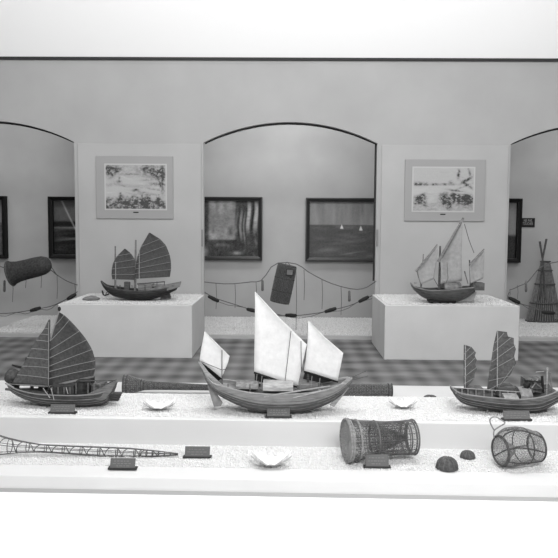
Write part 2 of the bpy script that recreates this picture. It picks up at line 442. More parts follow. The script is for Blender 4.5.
def art_r(U, V):
    g = .035+.16*sm(V-.42,.01)+0*U; g += .04*np.sin(14*U)*sm(V-.42,.02); g -= .06*blob(U,V,.9,.7,.02,.4)
    return np.clip(g, .01, .4)
framed(232, 0, 197, 260, art_cl, 'dark framed picture of figures in a hut by water, left of the central niche', xspan=(172, 262.5))
framed(340, 0, 198, 261.5, art_cr, 'dark framed seascape with two small white sails, right of the central niche', xspan=(305.5, 396))
framed(90, 0, 197, 258.5, art_l, 'black framed picture of a boat with a slanting yard, in the left niche', xspan=(50.5, 141), m=M_dark, depth=.12)
framed(-30, 0, 196, 258, art_cr, 'black frame at the far left edge of the left niche', xspan=(-82, 8), m=M_dark, depth=.12, seed=3)
framed(470, 0, 198.5, 262, art_r, 'black framed picture half hidden behind the right pier, in the right niche', xspan=(430, 519.5), m=M_dark, depth=.12, seed=4)

# small black sign in the right niche
a = P(520.7, 218, D4); b_ = P(534.5, 227.2, D4)
sg = thing('notice_sign', ((a.x+b_.x)/2, D4, b_.z), 'small black notice sign reading NE PAS TOUCHER beside the right frame', 'sign')
MB().box((a.x, D4-.012, b_.z), (b_.x, D4, a.z)).build('sign_board', M_sign, sg)
def text(body, size, x, z, y, m, parent, name='lettering', wid=None):
    cu = bpy.data.curves.new('t', 'FONT'); cu.body = body; cu.size = size; cu.align_x = 'CENTER'; cu.extrude = .001
    o = bpy.data.objects.new('t', cu); C.objects.link(o)
    bpy.context.view_layer.update(); dg = bpy.context.evaluated_depsgraph_get()
    me = bpy.data.meshes.new_from_object(o.evaluated_get(dg)); bpy.data.objects.remove(o)
    xs = [q.co.x for q in me.vertices]; wd = max(xs)-min(xs); k_ = (wid/wd) if wid else 1
    off = parent['_o']
    for q in me.vertices: q.co = Vector((q.co.x*k_ + x-off[0], y-q.co.z-off[1], q.co.y+z-off[2]))
    me.materials.clear(); me.materials.append(m)
    t = bpy.data.objects.new(name, me); C.objects.link(t); t.parent = parent; return t
mx = (a.x+b_.x)/2; hh = a.z-b_.z
text('NE PAS', .062, mx, b_.z+hh*.58, D4-.0135, M_signt, sg, wid=.135)
text('TOUCHER', .062, mx, b_.z+hh*.24, D4-.0135, M_signt, sg, wid=.17)

# little plates on the arch jambs
for px, side, lab in ((202, 'left', 'small grey strip fixed at the left jamb of the central arch'), (377.3, 'right', 'small grey strip fixed at the right jamb of the central arch')):
    q0 = P(px-.9, 229.5, D3-.02); q1 = P(px+.9, 246.5, D3-.02)
    tag(MB().box((q0.x, D3-.016, q1.z), (q1.x, D3, q0.z)).build('jamb_plate', mat('jamb_plate_m', .22, .5), loc=((q0.x+q1.x)/2, D3-.016, q1.z)), lab, 'plate', 'jamb plates')

# ------------------------------------------------------------------ nets of rope and floats
def net(loc, label, upper, lower, droppers, floats, weights, Y):
    t = thing('float_line', loc, label, 'fishing line', 'float lines strung across the arches')
    def pts(l_, n_=24): return [P(x, y, Y) for x, y in spl(l_, n_)]
    MB().tube(pts(upper), .0065, 5).build('head_rope', M_rope, t)
    MB().tube(pts(lower), .006, 5).build('foot_rope', M_rope, t)
    MB().tube([p+Vector((0,.012,-.022+.02*math.sin(i*1.3))) for i, p in enumerate(pts(lower))], .004, 5).build('foot_rope', M_rope, t)
    for x, ya, yb in droppers:
        MB().tube([P(x, ya, Y), P(x+.6, (ya+yb)/2, Y-.004), P(x, yb, Y)], .0035, 4).build('dropper', M_rope, t)
    for xa, ya, xb, yb in floats:
        MB().lathe(P(xa,ya,Y), P(xb,yb,Y), [(0,.010),(.06,.022),(.5,.028),(.94,.022),(1,.010)], 10, True, True).build('float', M_float, t, smooth=True)
    for x, ya, yb in weights:
        MB().lathe(P(x,ya,Y), P(x,yb,Y), [(0,.006),(.1,.016),(.9,.018),(1,.01)], 8, True, True).build('weight', M_wick, t, smooth=True)
YN = D3-.006
net(P(204,283,YN), 'rope and float line looped across the central arch',
    [(204.5,282),(228,284),(250,282),(262,280),(275,264),(296,264),(310,273),(330,283),(352,289),(365,288),(376.3,281)],
    [(204.5,292),(215,298),(235,304.5),(253,310),(275,314),(290,316),(315,313.5),(332,310),(350,305.5),(363,299.5),(376.3,294)],
    [(216,283,309),(235,284,308),(304,270,300),(322,280,309),(341,286,315),(296,268,330),(256,282,300)],
    [(208,296,219,301.5),(246.5,309,258,311.5),(285,315.2,297,315.6),(324.5,312,336.5,308.2),(358.5,302,369,296.5)],
    [(262.5,280,291),(349.3,290.5,301.5)], YN)
net(P(78,285,YN), 'rope and float line hanging across the left arch',
    [(-20,256),(5,268),(20,262),(48,269),(57,275),(67,281),(77.5,285)],
    [(-20,313),(3,313.5),(20,312),(34,309.5),(50,306.5),(62,301.5),(71,296.5),(77.5,291.5)],
    [(12.5,276,302),(25.5,274,288),(41,270,288),(57,275,299),(74.8,284,296)],
    [(30,311,41,307.7),(67,299.5,76,294)], [(4.5,280,292)], YN)
net(P(511,297,YN), 'rope and float line hanging across the right arch',
    [(509.5,290),(514,288.5),(519,286),(527,282.5),(532,277),(540,268),(556,262),(580,262)],
    [(509.5,292),(508,296.5),(514,299.5),(520,303.5),(532,307),(545,312),(556,314),(580,312)],
    [(517.5,285,299),(509.8,290,296)],
    [(508.5,297.5,520,303),(541.5,312,555,313.2)], [(526,280.5,292)], YN)

# ------------------------------------------------------------------ wicker helpers
def rings(t, A, B, prof, ts, r=.004, m=None, name='hoop', spine=None):
    A = Vector(A); B = Vector(B); d = B-A; L = d.length; d = d.normalized()
    u = d.cross(Vector((0,1,0))).normalized(); w_ = d.cross(u)
    for tt in ts:
        rr = np.interp(tt, [p[0] for p in prof], [p[1] for p in prof]); c = A+d*(L*tt)
        if spine: c = c+Vector((0,0,spine(tt)))
        MB().tube([c+(u*math.cos(2*PI*k/28)+w_*math.sin(2*PI*k/28))*rr for k in range(28)], r, 5, True).build(name, m or M_wick, t)
def resample(prof, n_):
    ts = [i/n_ for i in range(n_+1)]; return [(a_, float(np.interp(a_, [p[0] for p in prof], [p[1] for p in prof]))) for a_ in ts]

# hanging trap in the central arch
Y = D3-.16
t = thing('hanging_fish_trap', P(279.5,303,Y), 'tilted dark woven cylinder trap hanging in the central arch', 'fish trap')
r0 = 9.9*S(Y); A, B = P(287.3,265.5,Y), P(279.6,302,Y)
pr = [(0,r0*.90),(.03,r0*.96),(.5,r0*1.0),(.97,r0*.98),(1,r0*.93)]
MB().lathe(A, B, pr, 28, True, True).build('woven_body', M_wickd, t, smooth=False)
MB().lathe(A, B, [(x, y*1.015) for x, y in resample(pr, 30)], 34, tri=True).build('wicker_lattice', M_wick, t, wire=.006)
rings(t, A, B, pr, [.0,.35,.7,1], .008, M_wickd)
MB().tube([P(284,266,Y), P(287,262,Y), P(291,266,Y)], .006, 5).build('cord', M_rope, t)
tq = [P(x,y,Y-r0-.01) for x,y in ((286.7,269.2),(293.3,269.6),(292.6,275.4),(286.0,275.0))]
MB().slab(tq, .01).build('paper_tag', mat('tag_grey', .14, .7), t)
MB().tube(tq, .006, 4, True).build('tag_border', M_black, t)

# hanging bell trap in the left arch
Y = D3-.18
t = thing('bell_fish_trap', P(11,286,Y), 'dark bell mouthed woven basket trap hanging in the left arch', 'fish trap')
A, B = P(10.5,273.5,Y), P(50.5,263.5,Y); q = S(Y)
pr = [(0,12.6*q),(.06,11.3*q),(.2,10*q),(.4,9.6*q),(.65,9.6*q),(.82,9.0*q),(.93,7.2*q),(.98,4.4*q),(1,1.2*q)]
MB().lathe(A, B, pr, 30, False, True).build('woven_body', mat('bell_weave', .045, .8, 'noise', .4, 45), t, solid=.01)
MB().lathe(A, B, [(x,y*1.02) for x,y in resample(pr,34)], 34, tri=True).build('wicker_lattice', mat('wicker_black', .035, .8), t, wire=.006)
rings(t, A, B, pr, [0.005], .012, M_wickd, 'rim')
MB().tube([P(46,262,Y), P(52,268,YN), P(57,275,YN-.01)], .006, 5).build('cord', M_rope, t)

# standing conical reed trap in the right niche
zl = .05+.012; base = G(544, 321, zl); Y = base.y
t = thing('conical_reed_trap', base, 'tall conical reed trap with crossed poles on the right niche ledge', 'fish trap')
q = S(Y); zt_ = P(543, 262, Y).z; rb, rt = 17.5*q, 4.2*q
w = MB()
for k_ in range(44):
    a_ = 2*PI*k_/44; c_, s_ = math.cos(a_), math.sin(a_)
    w.tube([base+Vector((c_*rb, s_*rb*.6, 0)), Vector((base.x-.6*q+c_*rt, base.y+s_*rt*.6, zt_))], .008, 4)
w.build('reed_wall', mat('reed', .16, .8, 'noise', .3, 30), t)
w = MB(); w.lathe(base+Vector((0,0,.01)), (base.x-.6*q, base.y, zt_), [(0,rb*.58),(1,rt*.58)], 24); w.build('lining', mat('reed_dark', .07, .9), t)
for f_ in (0, .3, .62, .85, 1):
    rr = rb+(rt-rb)*f_; c = base.lerp(Vector((base.x-.6*q, base.y, zt_)), f_)
    MB().tube([c+Vector((math.cos(2*PI*k_/28)*(rr+.01), math.sin(2*PI*k_/28)*(rr*.6+.01), .008)) for k_ in range(28)], .011, 5, True).build('hoop', M_wickd, t)
MB().tube([base+Vector((-rb*1.12,-rb*.5,.015)), base+Vector((rb*1.1,-rb*.5,.015))], .014, 6).build('foot_bar', M_wickd, t)
MB().tube([P(545,300,Y-.12), P(543,262,Y-.06), P(539.8,241.5,Y)], [.012,.014,.018], 6).build('pole', M_wickd, t)
MB().tube([P(540,300,Y-.12), P(542,262,Y-.08), P(546.5,239,Y)], [.012,.014,.018], 6).build('pole', M_wickd, t)

# ------------------------------------------------------------------ boats
def hull(t, Y0, st, m_low, m_up=None, split=.35, n=30, deck=.02, deck_m=None, rail_m=None, zmin=None, rail=.005, secp=.75, strakes=3, strake_m=None):
    st = spl(st, n); k_ = 14; rows = []
    for px, pg, pk, hb in st:
        hb = max(hb, .004); g = P(px, pg, Y0-hb); kz = P(px, pk, Y0).z
        if zmin is not None: kz = max(kz, zmin)
        kx = P(px, pk, Y0).x; row = []
        for j in range(2*k_+1):
            th = PI*j/(2*k_); s_ = math.sin(th)**secp
            row.append(Vector((g.x+(kx-g.x)*s_, Y0-hb*math.cos(th), g.z+(kz-g.z)*s_)))
        rows.append(row)
    W = 2*k_+1
    cut = [j for j in range(W) if math.sin(PI*j/(2*k_))**secp < split] if m_up else []
    jn = len([j for j in cut if j < k_])
    def strip(js, name, m, cap=False):
        b_ = MB(); vs = [r[j] for r in rows for j in js]; L = len(js)
        fs = [(i*L+a, (i+1)*L+a, (i+1)*L+a+1, i*L+a+1) for i in range(len(rows)-1) for a in range(L-1)]
        if cap: fs += [tuple(range(L)), tuple(range((len(rows)-1)*L+L-1, (len(rows)-1)*L-1, -1))]
        b_.add(vs, fs); return b_.build(name, m, t, smooth=False, solid=.004)
    if jn:
        strip(list(range(jn, W-jn)), 'hull', m_low, True)
        strip(list(range(0, jn+1)), 'bulwark', m_up); strip(list(range(W-jn-1, W)), 'bulwark', m_up)
    else: strip(list(range(W)), 'hull', m_low, True)
    near = [r[0] for r in rows]; far = [r[-1] for r in rows]
    MB().tube(near, rail, 6).build('gunwale', rail_m or M_wood2, t); MB().tube(far, rail, 6).build('gunwale', rail_m or M_wood2, t)
    for s_i in range(strakes):
        j = 2+2*s_i
        MB().tube([r[j]+Vector((0,-.003,0)) for r in rows], .003, 4).build('strake', strake_m or M_wood, t)
    d_ = MB(); vs = []
    for r in rows:
        a_, b_ = r[1], r[-2]; z_ = r[0].z-deck
        zz = max(z_, r[k_].z+.3*(r[0].z-r[k_].z))
        vs += [Vector((a_.x, a_.y+.003, zz)), Vector((a_.x, b_.y-.003, zz))]
    d_.add(vs, [(2*i, 2*i+1, 2*i+3, 2*i+2) for i in range(len(rows)-1)]).build('deck', deck_m or M_wood2, t, solid=.003)
    return rows
def sail(t, Y, rows, m, belly=.02, nu=8, sub=4, battens=True, bm=None, br=.003, name='sail', slant=0, two=True):
    """rows: (xl,yl,xr,yr) from foot to peak"""
    dense = []; keys = []
    for i in range(len(rows)-1):
        for s_ in range(sub):
            f = s_/sub; dense.append(tuple(a+(b-a)*f for a, b in zip(rows[i], rows[i+1]))+(math.sin(PI*f)*.35,))
    dense.append(tuple(rows[-1])+(0,))
    g = MB(); vs = []
    H = len(dense)-1
    for i, (xl_,yl_,xr_,yr_,sc) in enumerate(dense):
        for j in range(nu+1):
            u = j/nu; p = P(xl_+(xr_-xl_)*u, yl_+(yr_-yl_)*u, Y)
            p.y += belly*math.sin(PI*u)*(.4+.6*math.sin(PI*i/H)) + belly*.35*sc + slant*(u-.2)
            vs.append(p)
    W = nu+1
    g.add(vs, [(i*W+j, i*W+j+1, (i+1)*W+j+1, (i+1)*W+j) for i in range(H) for j in range(nu)])
    s_ob = g.build(name, m, t, smooth=True, solid=.003)
    if battens:
        for i in range(len(rows)):
            k_ = min(i*sub, H); xl_,yl_,xr_,yr_ = rows[i]
            if abs(xr_-xl_)+abs(yr_-yl_) < 3: continue
            MB().tube([vs[k_*W+j]+Vector((0,-.006,0)) for j in range(W)], br, 5).build('batten', bm or M_batt, s_ob)
    return s_ob
def stick(t, name, p0, p1, Y, r0, r1=None, m=None, Y1=None):
    a_, b_ = P(*p0, Y), P(*p1, Y1 or Y)
    return MB().tube([a_, (a_+b_)/2, b_], [r0, (r0+(r1 or r0))/2, r1 or r0], 7).build(name, m or M_wood2, t)
def line(t, pts, Y, r=.0022, m=None, name='rigging'):
    return MB().tube([P(x,y,Y) if len((x,y))==2 else None for x,y in pts], r, 4).build(name, m or M_rope, t)
def barrel(t, name, px0, px1, py, Y0, hb, h, m, n=10):
    a_, b_ = P(px0, py, Y0-hb), P(px1, py, Y0-hb); vs = []
    for x in np.linspace(a_.x, b_.x, 5):
        for j in range(n+1):
            th = PI*j/n; vs.append((x, Y0-hb*math.cos(th), a_.z+h*math.sin(th)**.7))
    W = n+1
    fs = [(i*W+j, (i+1)*W+j, (i+1)*W+j+1, i*W+j+1) for i in range(4) for j in range(n)] + [tuple(range(W)), tuple(range(5*W-1, 4*W-1, -1))]
    return MB().add(vs, fs).build(name, m, t, solid=.004)
def bx(t, name, x0, x1, y0, y1, Ya, Yb, m, bevel=0):
    a_, b_ = P(x0, y0, Ya), P(x1, y1, Ya)
    return MB().box((a_.x, Ya, min(a_.z,b_.z)), (b_.x, Yb, max(a_.z,b_.z))).build(name, m, t, bevel=bevel)

GT = TOP+.006
# ---- central boat, three white sails
base = G(277, 412, GT); Y = base.y
t = thing('model_boat', base, 'large model boat with three bright white sails, centre of the stand', 'model boat')
hull(t, Y, [(201,364,366,.01),(206,375,380,.04),(213,383,390,.075),(225,387,398,.11),(243,391.5,406,.14),(262,394,411,.15),(285,394.5,412.5,.15),(308,393,410,.14),(328,389.5,403,.11),(342,384,394,.07),(352,378,382,.01)],
     mat('c_hull', .10, .6, 'noise', .3, 14, (1,1,6), .3), mat('c_bulwark', .25, .6, 'noise', .2, 14, (1,1,6), .3), .42, deck=.025, zmin=GT, deck_m=mat('c_deck', .22, .7, 'noise', .5, 16), rail_m=M_wood3, strake_m=M_wood2)
barrel(t, 'mat_cabin', 263, 293, 391, Y, .12, .055, M_wood3)
barrel(t, 'mat_cabin', 236, 258, 389, Y, .09, .035, mat('c_cabin2', .2, .8, 'noise', .4, 40))
bx(t, 'deck_box', 297, 318, 385, 391, Y-.05, Y+.08, M_wood2)
for x in (228, 250, 262, 300, 322): stick(t, 'rail_post', (x, 384), (x, 392), Y-.10, .004, m=M_wood2)
stick(t, 'pole', (264, 396.5), (330, 386), Y-.15, .006, .004, M_wood3)
stick(t, 'pole', (293, 398), (322, 391), Y-.16, .004, .004, M_wood3)
stick(t, 'pole', (222, 383.5), (300, 384), Y+.13, .006, .005, M_wood3)
stick(t, 'pole', (300, 384.5), (348, 377), Y+.10, .005, .004, M_wood3)
MB().slab([P(*q,Y-.02) for q in ((207.5,386),(211,385),(222.5,403),(221,406),(214,407))], .015).build('rudder', mat('c_rudder', .27, .7, 'noise', .2, 20), t)
MB().slab([P(*q,Y-.03) for q in ((345,388),(349,388),(334,407),(330,405))], .015).build('leeboard', M_wood3, t)
MB().slab([P(*q,Y-.06) for q in ((349,377),(352,379),(334,394.5),(331,392.5))], .012).build('bow_plank', M_wood3, t)
MB().slab([P(*q,Y-.05) for q in ((198,362),(200.5,361.5),(208,372),(223,386),(220.5,388),(205,374))], .012).build('stern_plank', M_wood3, t)
line(t, [(350,378),(357,375),(366,371)], Y, .003); line(t, [(344,381),(356,379),(368,376)], Y, .003)
stick(t, 'mast', (222.3, 384), (222.3, 349), Y+.02, .006, .004, M_wood2)
stick(t, 'mast', (256, 386), (256, 296), Y+.035, .010, .006, M_wood)
stick(t, 'mast', (308, 386), (308.6, 323), Y+.035, .009, .006, M_wood)
sail(t, Y-.02, [(199.5,360.5,221.5,378),(201.5,347,228,362.5),(203,339.5,229.5,356),(204.6,331.5,205.2,332.2)], M_sailw, .012, battens=False)
sail(t, Y-.03, [(254.2,371.5,297.6,386.5),(254.4,352,301.8,367),(254.8,325,306.8,344.5),(255,308,280,318.5),(255,291.8,255.6,292.4)], M_sailw, .02, battens=False)
sail(t, Y+.0, [(304,370.5,337.5,381),(306,358,340.5,367),(307.5,341,343.3,353),(308,330,325,337.5),(308.3,320.8,309,321.4)], M_sailw, .015, battens=False)
for p0, p1, Yq in (((199.5,361),(221.5,379),Y+.0),((254,372.5),(298,387.5),Y-.01),((304,371.5),(338,382),Y+.02)):
    stick(t, 'boom', p0, p1, Yq, .008, .006, M_black)  # booms made black and thick for the shade under the sail feet
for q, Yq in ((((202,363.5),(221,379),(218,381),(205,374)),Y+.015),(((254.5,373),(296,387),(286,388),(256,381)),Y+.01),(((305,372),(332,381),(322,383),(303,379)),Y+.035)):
    MB().slab([P(*z_,Yq) for z_ in q], .01).build('sail_foot_shade', M_black, t)  # black sheets in place of the shadow wedge below each sail
line(t, [(222,350),(222,378)], Y-.03, .003); line(t, [(200,361),(222,370),(226,369)], Y-.045, .0025); line(t, [(291,331),(285,382)], Y-.04, .0022); line(t, [(301,341),(301.5,372)], Y-.04, .0022)
for x, y in ((257,379),(262,381),(290,388),(312,381),(320,383)): stick(t, 'sheet_line', (x, y-5), (x-1, y+6), Y-.06, .0025, m=M_batt)

# ---- left junk on the stand
base = G(75, 405, GT); Y = base.y
t = thing('model_junk', base, 'model junk with two fan shaped brown batten sails, left end of the stand', 'model boat', 'dark model junks')
mh = mat('l_hull', .07, .6, 'noise', .4, 16, (1,1,6), .3)
hull(t, Y, [(8,384.5,386,.012),(13,388,392,.05),(25,392,398,.09),(40,394.5,402.5,.12),(60,395.5,405,.14),(80,395.5,405.5,.14),(96,394,404.5,.13),(106,391,403,.12),(110,389,399,.11)],
     mh, deck=.03, zmin=GT, deck_m=mat('l_deck', .06, .7, 'noise', .5, 30), rail_m=mat('l_rail', .22, .6), strake_m=M_wood2)
MB().slab([P(*q,Y-.125) for q in ((88,394),(116,380.5),(115.5,383),(110,393.5),(104,400),(92,400))], .02).build('stern_quarter', mat('l_quarter', .16, .6, 'noise', .3, 16, (1,1,6)), t)
MB().slab([P(*q,Y+.105) for q in ((88,392),(116,379.5),(115.5,383),(110,391.5),(104,398),(92,398))], .02).build('stern_quarter', mh, t)
bx(t, 'deckhouse', 50, 74, 386, 394.5, Y-.09, Y+.09, mat('l_house', .05, .7, 'noise', .6, 30))
bx(t, 'deckhouse', 76, 89, 381, 394.5, Y-.08, Y+.08, mat('l_house2', .035, .7, 'noise', .6, 30))
bx(t, 'deckhouse', 91, 102, 385.5, 394, Y-.08, Y+.08, mat('l_house3', .10, .7, 'noise', .6, 30))
stick(t, 'stern_rail', (80, 381), (116, 380.5), Y-.11, .004, m=M_wood); stick(t, 'stern_rail', (90, 384), (114, 387), Y-.115, .003, m=M_wood)
for x in (52,58,64,70,76,88,94,100,106,112): stick(t, 'rail_post', (x, 383 if x > 74 else 387), (x, 394), Y-.12, .003, m=M_wood2)
for i in range(4): bx(t, 'rudder_board', 106.5+i*.3, 121-i*1.0, 393.3+i*2.1, 394.9+i*2.1, Y-.02, Y+.03, mat('l_rudder', .08, .7))
bx(t, 'rudder_post', 110, 112, 391, 401.3, Y-.01, Y+.02, M_wood)
stick(t, 'mast', (48.8, 395), (49.8, 320), Y+.0, .008, .004, M_wood)
stick(t, 'mast', (50.5, 390), (59.2, 307), Y+.03, .008, .005, M_wood2)
MB().lathe(P(59.3,311.5,Y+.03), P(59.3,306.5,Y+.03), [(0,.004),(.4,.012),(.8,.010),(1,.003)], 8, True, True).build('mast_head', M_black, t)
sail(t, Y-.02, [(11.5,384,48,386),(17.5,374.5,48.2,378),(22,366,48.3,367.5),(27,357.5,48.4,359.5),(31.5,348.5,48.5,350),(36,340,48.6,341.5),(40.5,334,48.8,334.8),(44.5,328.5,48.9,328.6),(48.9,319.5,49.5,319.5)],
     M_saild2, .012, battens=True, br=.0025)
sail(t, Y-.01, [(49,386,93.2,376),(49,378.5,95.3,368.5),(49.2,371.5,95.2,360.5),(49.6,366,92,349.5),(49.7,358,86.5,340),(49.9,350,79.5,331),(50.4,341,69.5,320),(54.5,326,64,315.2),(58.8,312.5,60,312.8)],
     M_saild, .03, battens=True, br=.0025)
stick(t, 'boom', (49,387), (93.5,377), Y-.005, .006, .004, M_batt)
line(t, [(50,341),(59,311)], Y-.02, .004, M_batt); line(t, [(28,384),(28,366)], Y-.04, .002); line(t, [(48.6,322),(48.4,386)], Y-.035, .003, M_batt)
for p0, p1 in (((66,387),(68,394)),((43,388),(50,398)),((51,388),(54,400))): stick(t, 'sheet_line', p0, p1, Y-.15, .003, m=M_wood3)
MB().lathe(P(15.5,372.5,Y+.10), P(9.5,381.5,Y+.02), [(0,.035),(.15,.055),(.6,.057),(.9,.045),(1,.02)], 16, True, True).build('bow_shade_form', M_wickd, t, smooth=True)  # dark rounded form in place of the shadow at the bow
MB().tube([P(27,357.5,Y+.06), P(25.5,364,Y+.06), P(22,367.5,Y+.06), P(17,366.5,Y+.06), P(12,365,Y+.06)], [.010,.010,.012,.008,.006], 6).build('anchor_or_bow_shade', M_black, t)  # black hooked shape, also modelled from the shadow by the bow
MB().tube([P(14,380,Y+.05), P(22,367.5,Y+.06)], .004, 6).build('anchor_shank_or_bow_shade', M_black, t)  # thin dark link between the two bow shadow shapes
stick(t, 'bow_spar', (5.5, 383), (14, 388), Y-.03, .008, .006, M_wood3)
stick(t, 'bow_spar', (5.5, 389), (13, 390.5), Y-.05, .010, .006, M_wood)
stick(t, 'awning_roll', (20, 387), (30, 387), Y-.06, .010, .008, mat('awning_pale', .6, .8)); stick(t, 'awning_roll', (34, 387.5), (38, 387.5), Y-.06, .006, .006, MATS['awning_pale'])
for x in (47, 55, 76): stick(t, 'stand_leg', (x, 403), (x, 408.5), Y-.05, .004, m=M_wood3) if x != 55 else None

# ---- right junk on the stand
base = G(515, 411, GT); Y = base.y
t = thing('model_junk', base, 'dark model junk with two scalloped narrow sails, right end of the stand', 'model boat', 'dark model junks')
mr = mat('r_hull', .065, .6, 'noise', .4, 16, (1,1,6), .3)
hull(t, Y, [(451,386.5,388,.02),(456,391,397,.06),(464,394,403.5,.09),(480,396.5,407,.12),(500,398.5,410,.14),(520,399.5,411.5,.15),(537,398,410.5,.15),(549,395,405,.13),(560,390,399,.11)],
     mr, mat('r_bulwark', .12, .6, 'noise', .4, 16, (1,1,6), .3), .3, deck=.028, zmin=GT, deck_m=mat('r_deck', .09, .7, 'noise', .5, 30), rail_m=mat('r_rail', .25, .6), strake_m=M_wood2)
bx(t, 'deckhouse', 470, 484, 389, 396, Y-.06, Y+.07, mat('r_house', .12, .7, 'noise', .5, 30))
bx(t, 'deckhouse', 498, 516, 387.5, 396, Y-.06, Y+.09, mat('r_house2', .09, .7, 'noise', .5, 30))
barrel(t, 'mat_cabin', 505, 519, 401.5, Y-.03, .11, .04, mat('r_mat', .28, .8, 'noise', .3, 40))
barrel(t, 'mat_cabin', 521.5, 533, 401, Y-.02, .11, .075, mat('r_mat2', .20, .8, 'noise', .3, 40))
MB().tube([P(521,402,Y-.135), P(520.5,395,Y-.11), P(519.5,391,Y-.03)], .006, 5).build('cabin_hoop', M_black, t)
bx(t, 'stern_basket', 527, 543, 380, 392, Y-.02, Y+.12, mat('r_bask', .11, .8, 'noise', .5, 40))
MB().lathe(P(525,384,Y-.03), P(529,386.5,Y-.06), [(0,.018),(.5,.03),(1,.02)], 12, True, True).build('jar', M_black, t)
for p0, p1, m_, r_ in (((524.5,380.5),(541,382),M_black,.008),((542,376),(543.5,393),M_black,.010),((547.5,367.5),(546.5,397),M_wood3,.006),((536,372),(544,371.5),M_wood3,.003),((550,371),(553,398),M_wood2,.006),
                       ((528,381),(534,393),M_wood2,.005),((531,379),(545,391),M_wood2,.005),((530,391),(538,379),M_wood3,.004),((522,388),(548,388.5),M_wood,.006)):
    stick(t, 'stern_spar', p0, p1, Y-.05, r_, r_*.7, m_)
bx(t, 'rudder', 536, 547, 406, 416.2, Y-.01, Y+.02, M_wood2)
for x in (456,462,468,476,484,492,500,508,516,524): stick(t, 'rail_post', (x, 388.5+(x-456)*.06), (x, 394+(x-456)*.08), Y-.09, .003, m=M_wood3)
stick(t, 'rail', (453,387.5), (520,392), Y-.09, .003, .003, M_wood3)
stick(t, 'mast', (464.8, 392), (465.3, 346), Y+.01, .008, .005, M_wood)
stick(t, 'mast', (495, 392), (497.5, 331), Y+.01, .009, .006, M_wood)
sail(t, Y-.01, [(464,386,467.5,386.5),(463.8,379,474.5,378),(463.8,374.5,474.8,373.5),(463.8,371.5,477,369),(463.8,367,475.3,364.5),(463.8,364,476.8,360),(463.8,360,474.8,356),(463.8,357,476,352.5),(463.8,350.5,471.5,347),(464,344.8,465,345)], M_saild2, .010, battens=False)
sail(t, Y-.02, [(487,393,488.5,393.2),(487.5,385,503,382.5),(488.8,376,511,374),(489.6,370,513,369),(490.5,366,516.2,363),(491.3,361,514.2,356.5),(492,356,516,349),(492.8,351,514,344),(493.5,346,513.8,338),(494.8,340,508,336.5),(495.5,337,507,332),(497,331,498,331)], M_saild2, .015, battens=False)
for a_, b_ in (((488,390),(502,383)),((488.5,381),(510,376)),((490,371),(515,357)),((491.5,362),(515.5,345)),((493,352),(512,337)),((495,343),(504,333)),((495,392),(514,366))):
    stick(t, 'batten', a_, b_, Y-.028, .0018, m=M_batt)
for a_, b_ in (((464,384),(474,378)),((464,377),(477,367)),((464,369),(476,357)),((464,361),(475,351)),((464,354),(471,347))):
    stick(t, 'batten', a_, b_, Y-.018, .0017, m=M_batt)
stick(t, 'mast_batten', (465.2, 388), (465.4, 345), Y-.02, .004, .003, M_wood3); stick(t, 'mast_batten', (497.2, 390), (497.6, 331), Y-.035, .004, .003, M_wood3)
for x in (487.5, 525): stick(t, 'stand_leg', (x, 409), (x, 414), Y-.06, .004, m=M_wood3)

# ---- junk on the left plinth
gz = ZL+.01; base = G(142, 300, gz); Y = base.y
t = thing('model_junk', base, 'small dark junk with two dark fan sails on the left plinth', 'model boat', 'dark model junks')
hull(t, Y, [(101,281,282.5,.012),(105,285.5,289,.05),(112,288,295,.10),(122,290,298,.14),(135,291.3,300,.16),(148,291,300,.16),(160,289.5,297,.14),(170,287.5,293,.11),(176,286.5,290,.09)],
     mat('pl_hull', .04, .5, 'noise', .4, 10, (1,1,6), .3), deck=.03, zmin=gz, deck_m=M_wood2, rail_m=M_wood, rail=.008, strake_m=M_black)
MB().slab([P(*q,Y-.12) for q in ((150,288.5),(181,282.3),(179.5,287),(168,290.5),(150,291))], .03).build('stern_gallery', M_wood2, t)
MB().slab([P(*q,Y+.10) for q in ((150,287.5),(181,281.5),(179.5,286),(168,289.5),(150,290))], .03).build('stern_gallery', M_wood2, t)
bx(t, 'gallery_deck', 152, 178, 285.5, 286.7, Y-.10, Y+.10, M_wood2)
bx(t, 'deckhouse', 138, 152, 284.5, 290.5, Y-.08, Y+.08, M_wood2)
bx(t, 'deckhouse', 124, 129, 282, 290, Y-.04, Y+.04, M_wood)
stick(t, 'stern_rail', (137,284), (165,281.7), Y-.05, .008, .006, M_wood)
for x in (117, 120, 132, 145, 157, 164.5): stick(t, 'rail_post', (x, 281.5 if x > 150 else 285), (x, 290), Y-.08, .005, m=M_wood)
MB().slab([P(*q,Y) for q in ((163,291),(169,290),(171,298.7),(160.5,299),(160,295))], .03).build('rudder', M_wood, t)
stick(t, 'mast', (115.3, 290), (115.3, 246), Y+.02, .014, .009, M_wood2)
stick(t, 'mast', (135, 291), (135.8, 240), Y+.02, .016, .010, M_wood2)
sail(t, Y-.01, [(112.3,279.3,134,280),(111.5,274.5,134.5,274.5),(111.7,269,134.8,266.5),(113,263,134.7,259.5),(117,256,131,253.5),(124.5,248.7,125.5,248.9)], M_saild, .02, battens=True, br=.0028)
sail(t, Y-.02, [(134.2,279,169.8,277),(134.8,273.5,171,269.5),(135.4,269,171,262),(136,264,169.5,254.5),(137.5,256,166,245.5),(141,246.5,160,239),(149,232.7,150.3,233)], M_saild, .03, battens=True, br=.0028)
stick(t, 'mast_line', (139.2, 250), (139.2, 280), Y-.06, .004, m=M_wood3); stick(t, 'mast_line', (115.6, 262), (115.6, 280), Y-.05, .004, m=M_wood3)
MB().tube([P(108.5,290,Y-.08), P(105.5,294.5,Y-.10)], .006, 5).build('anchor_shank_or_bow_shade', M_wood, t)
MB().tube([P(102.3,290.5,Y-.10), P(103.3,294.8,Y-.10), P(105.5,295.5,Y-.10), P(109,294,Y-.10)], .010, 5).build('anchor_or_bow_shade', M_black, t)
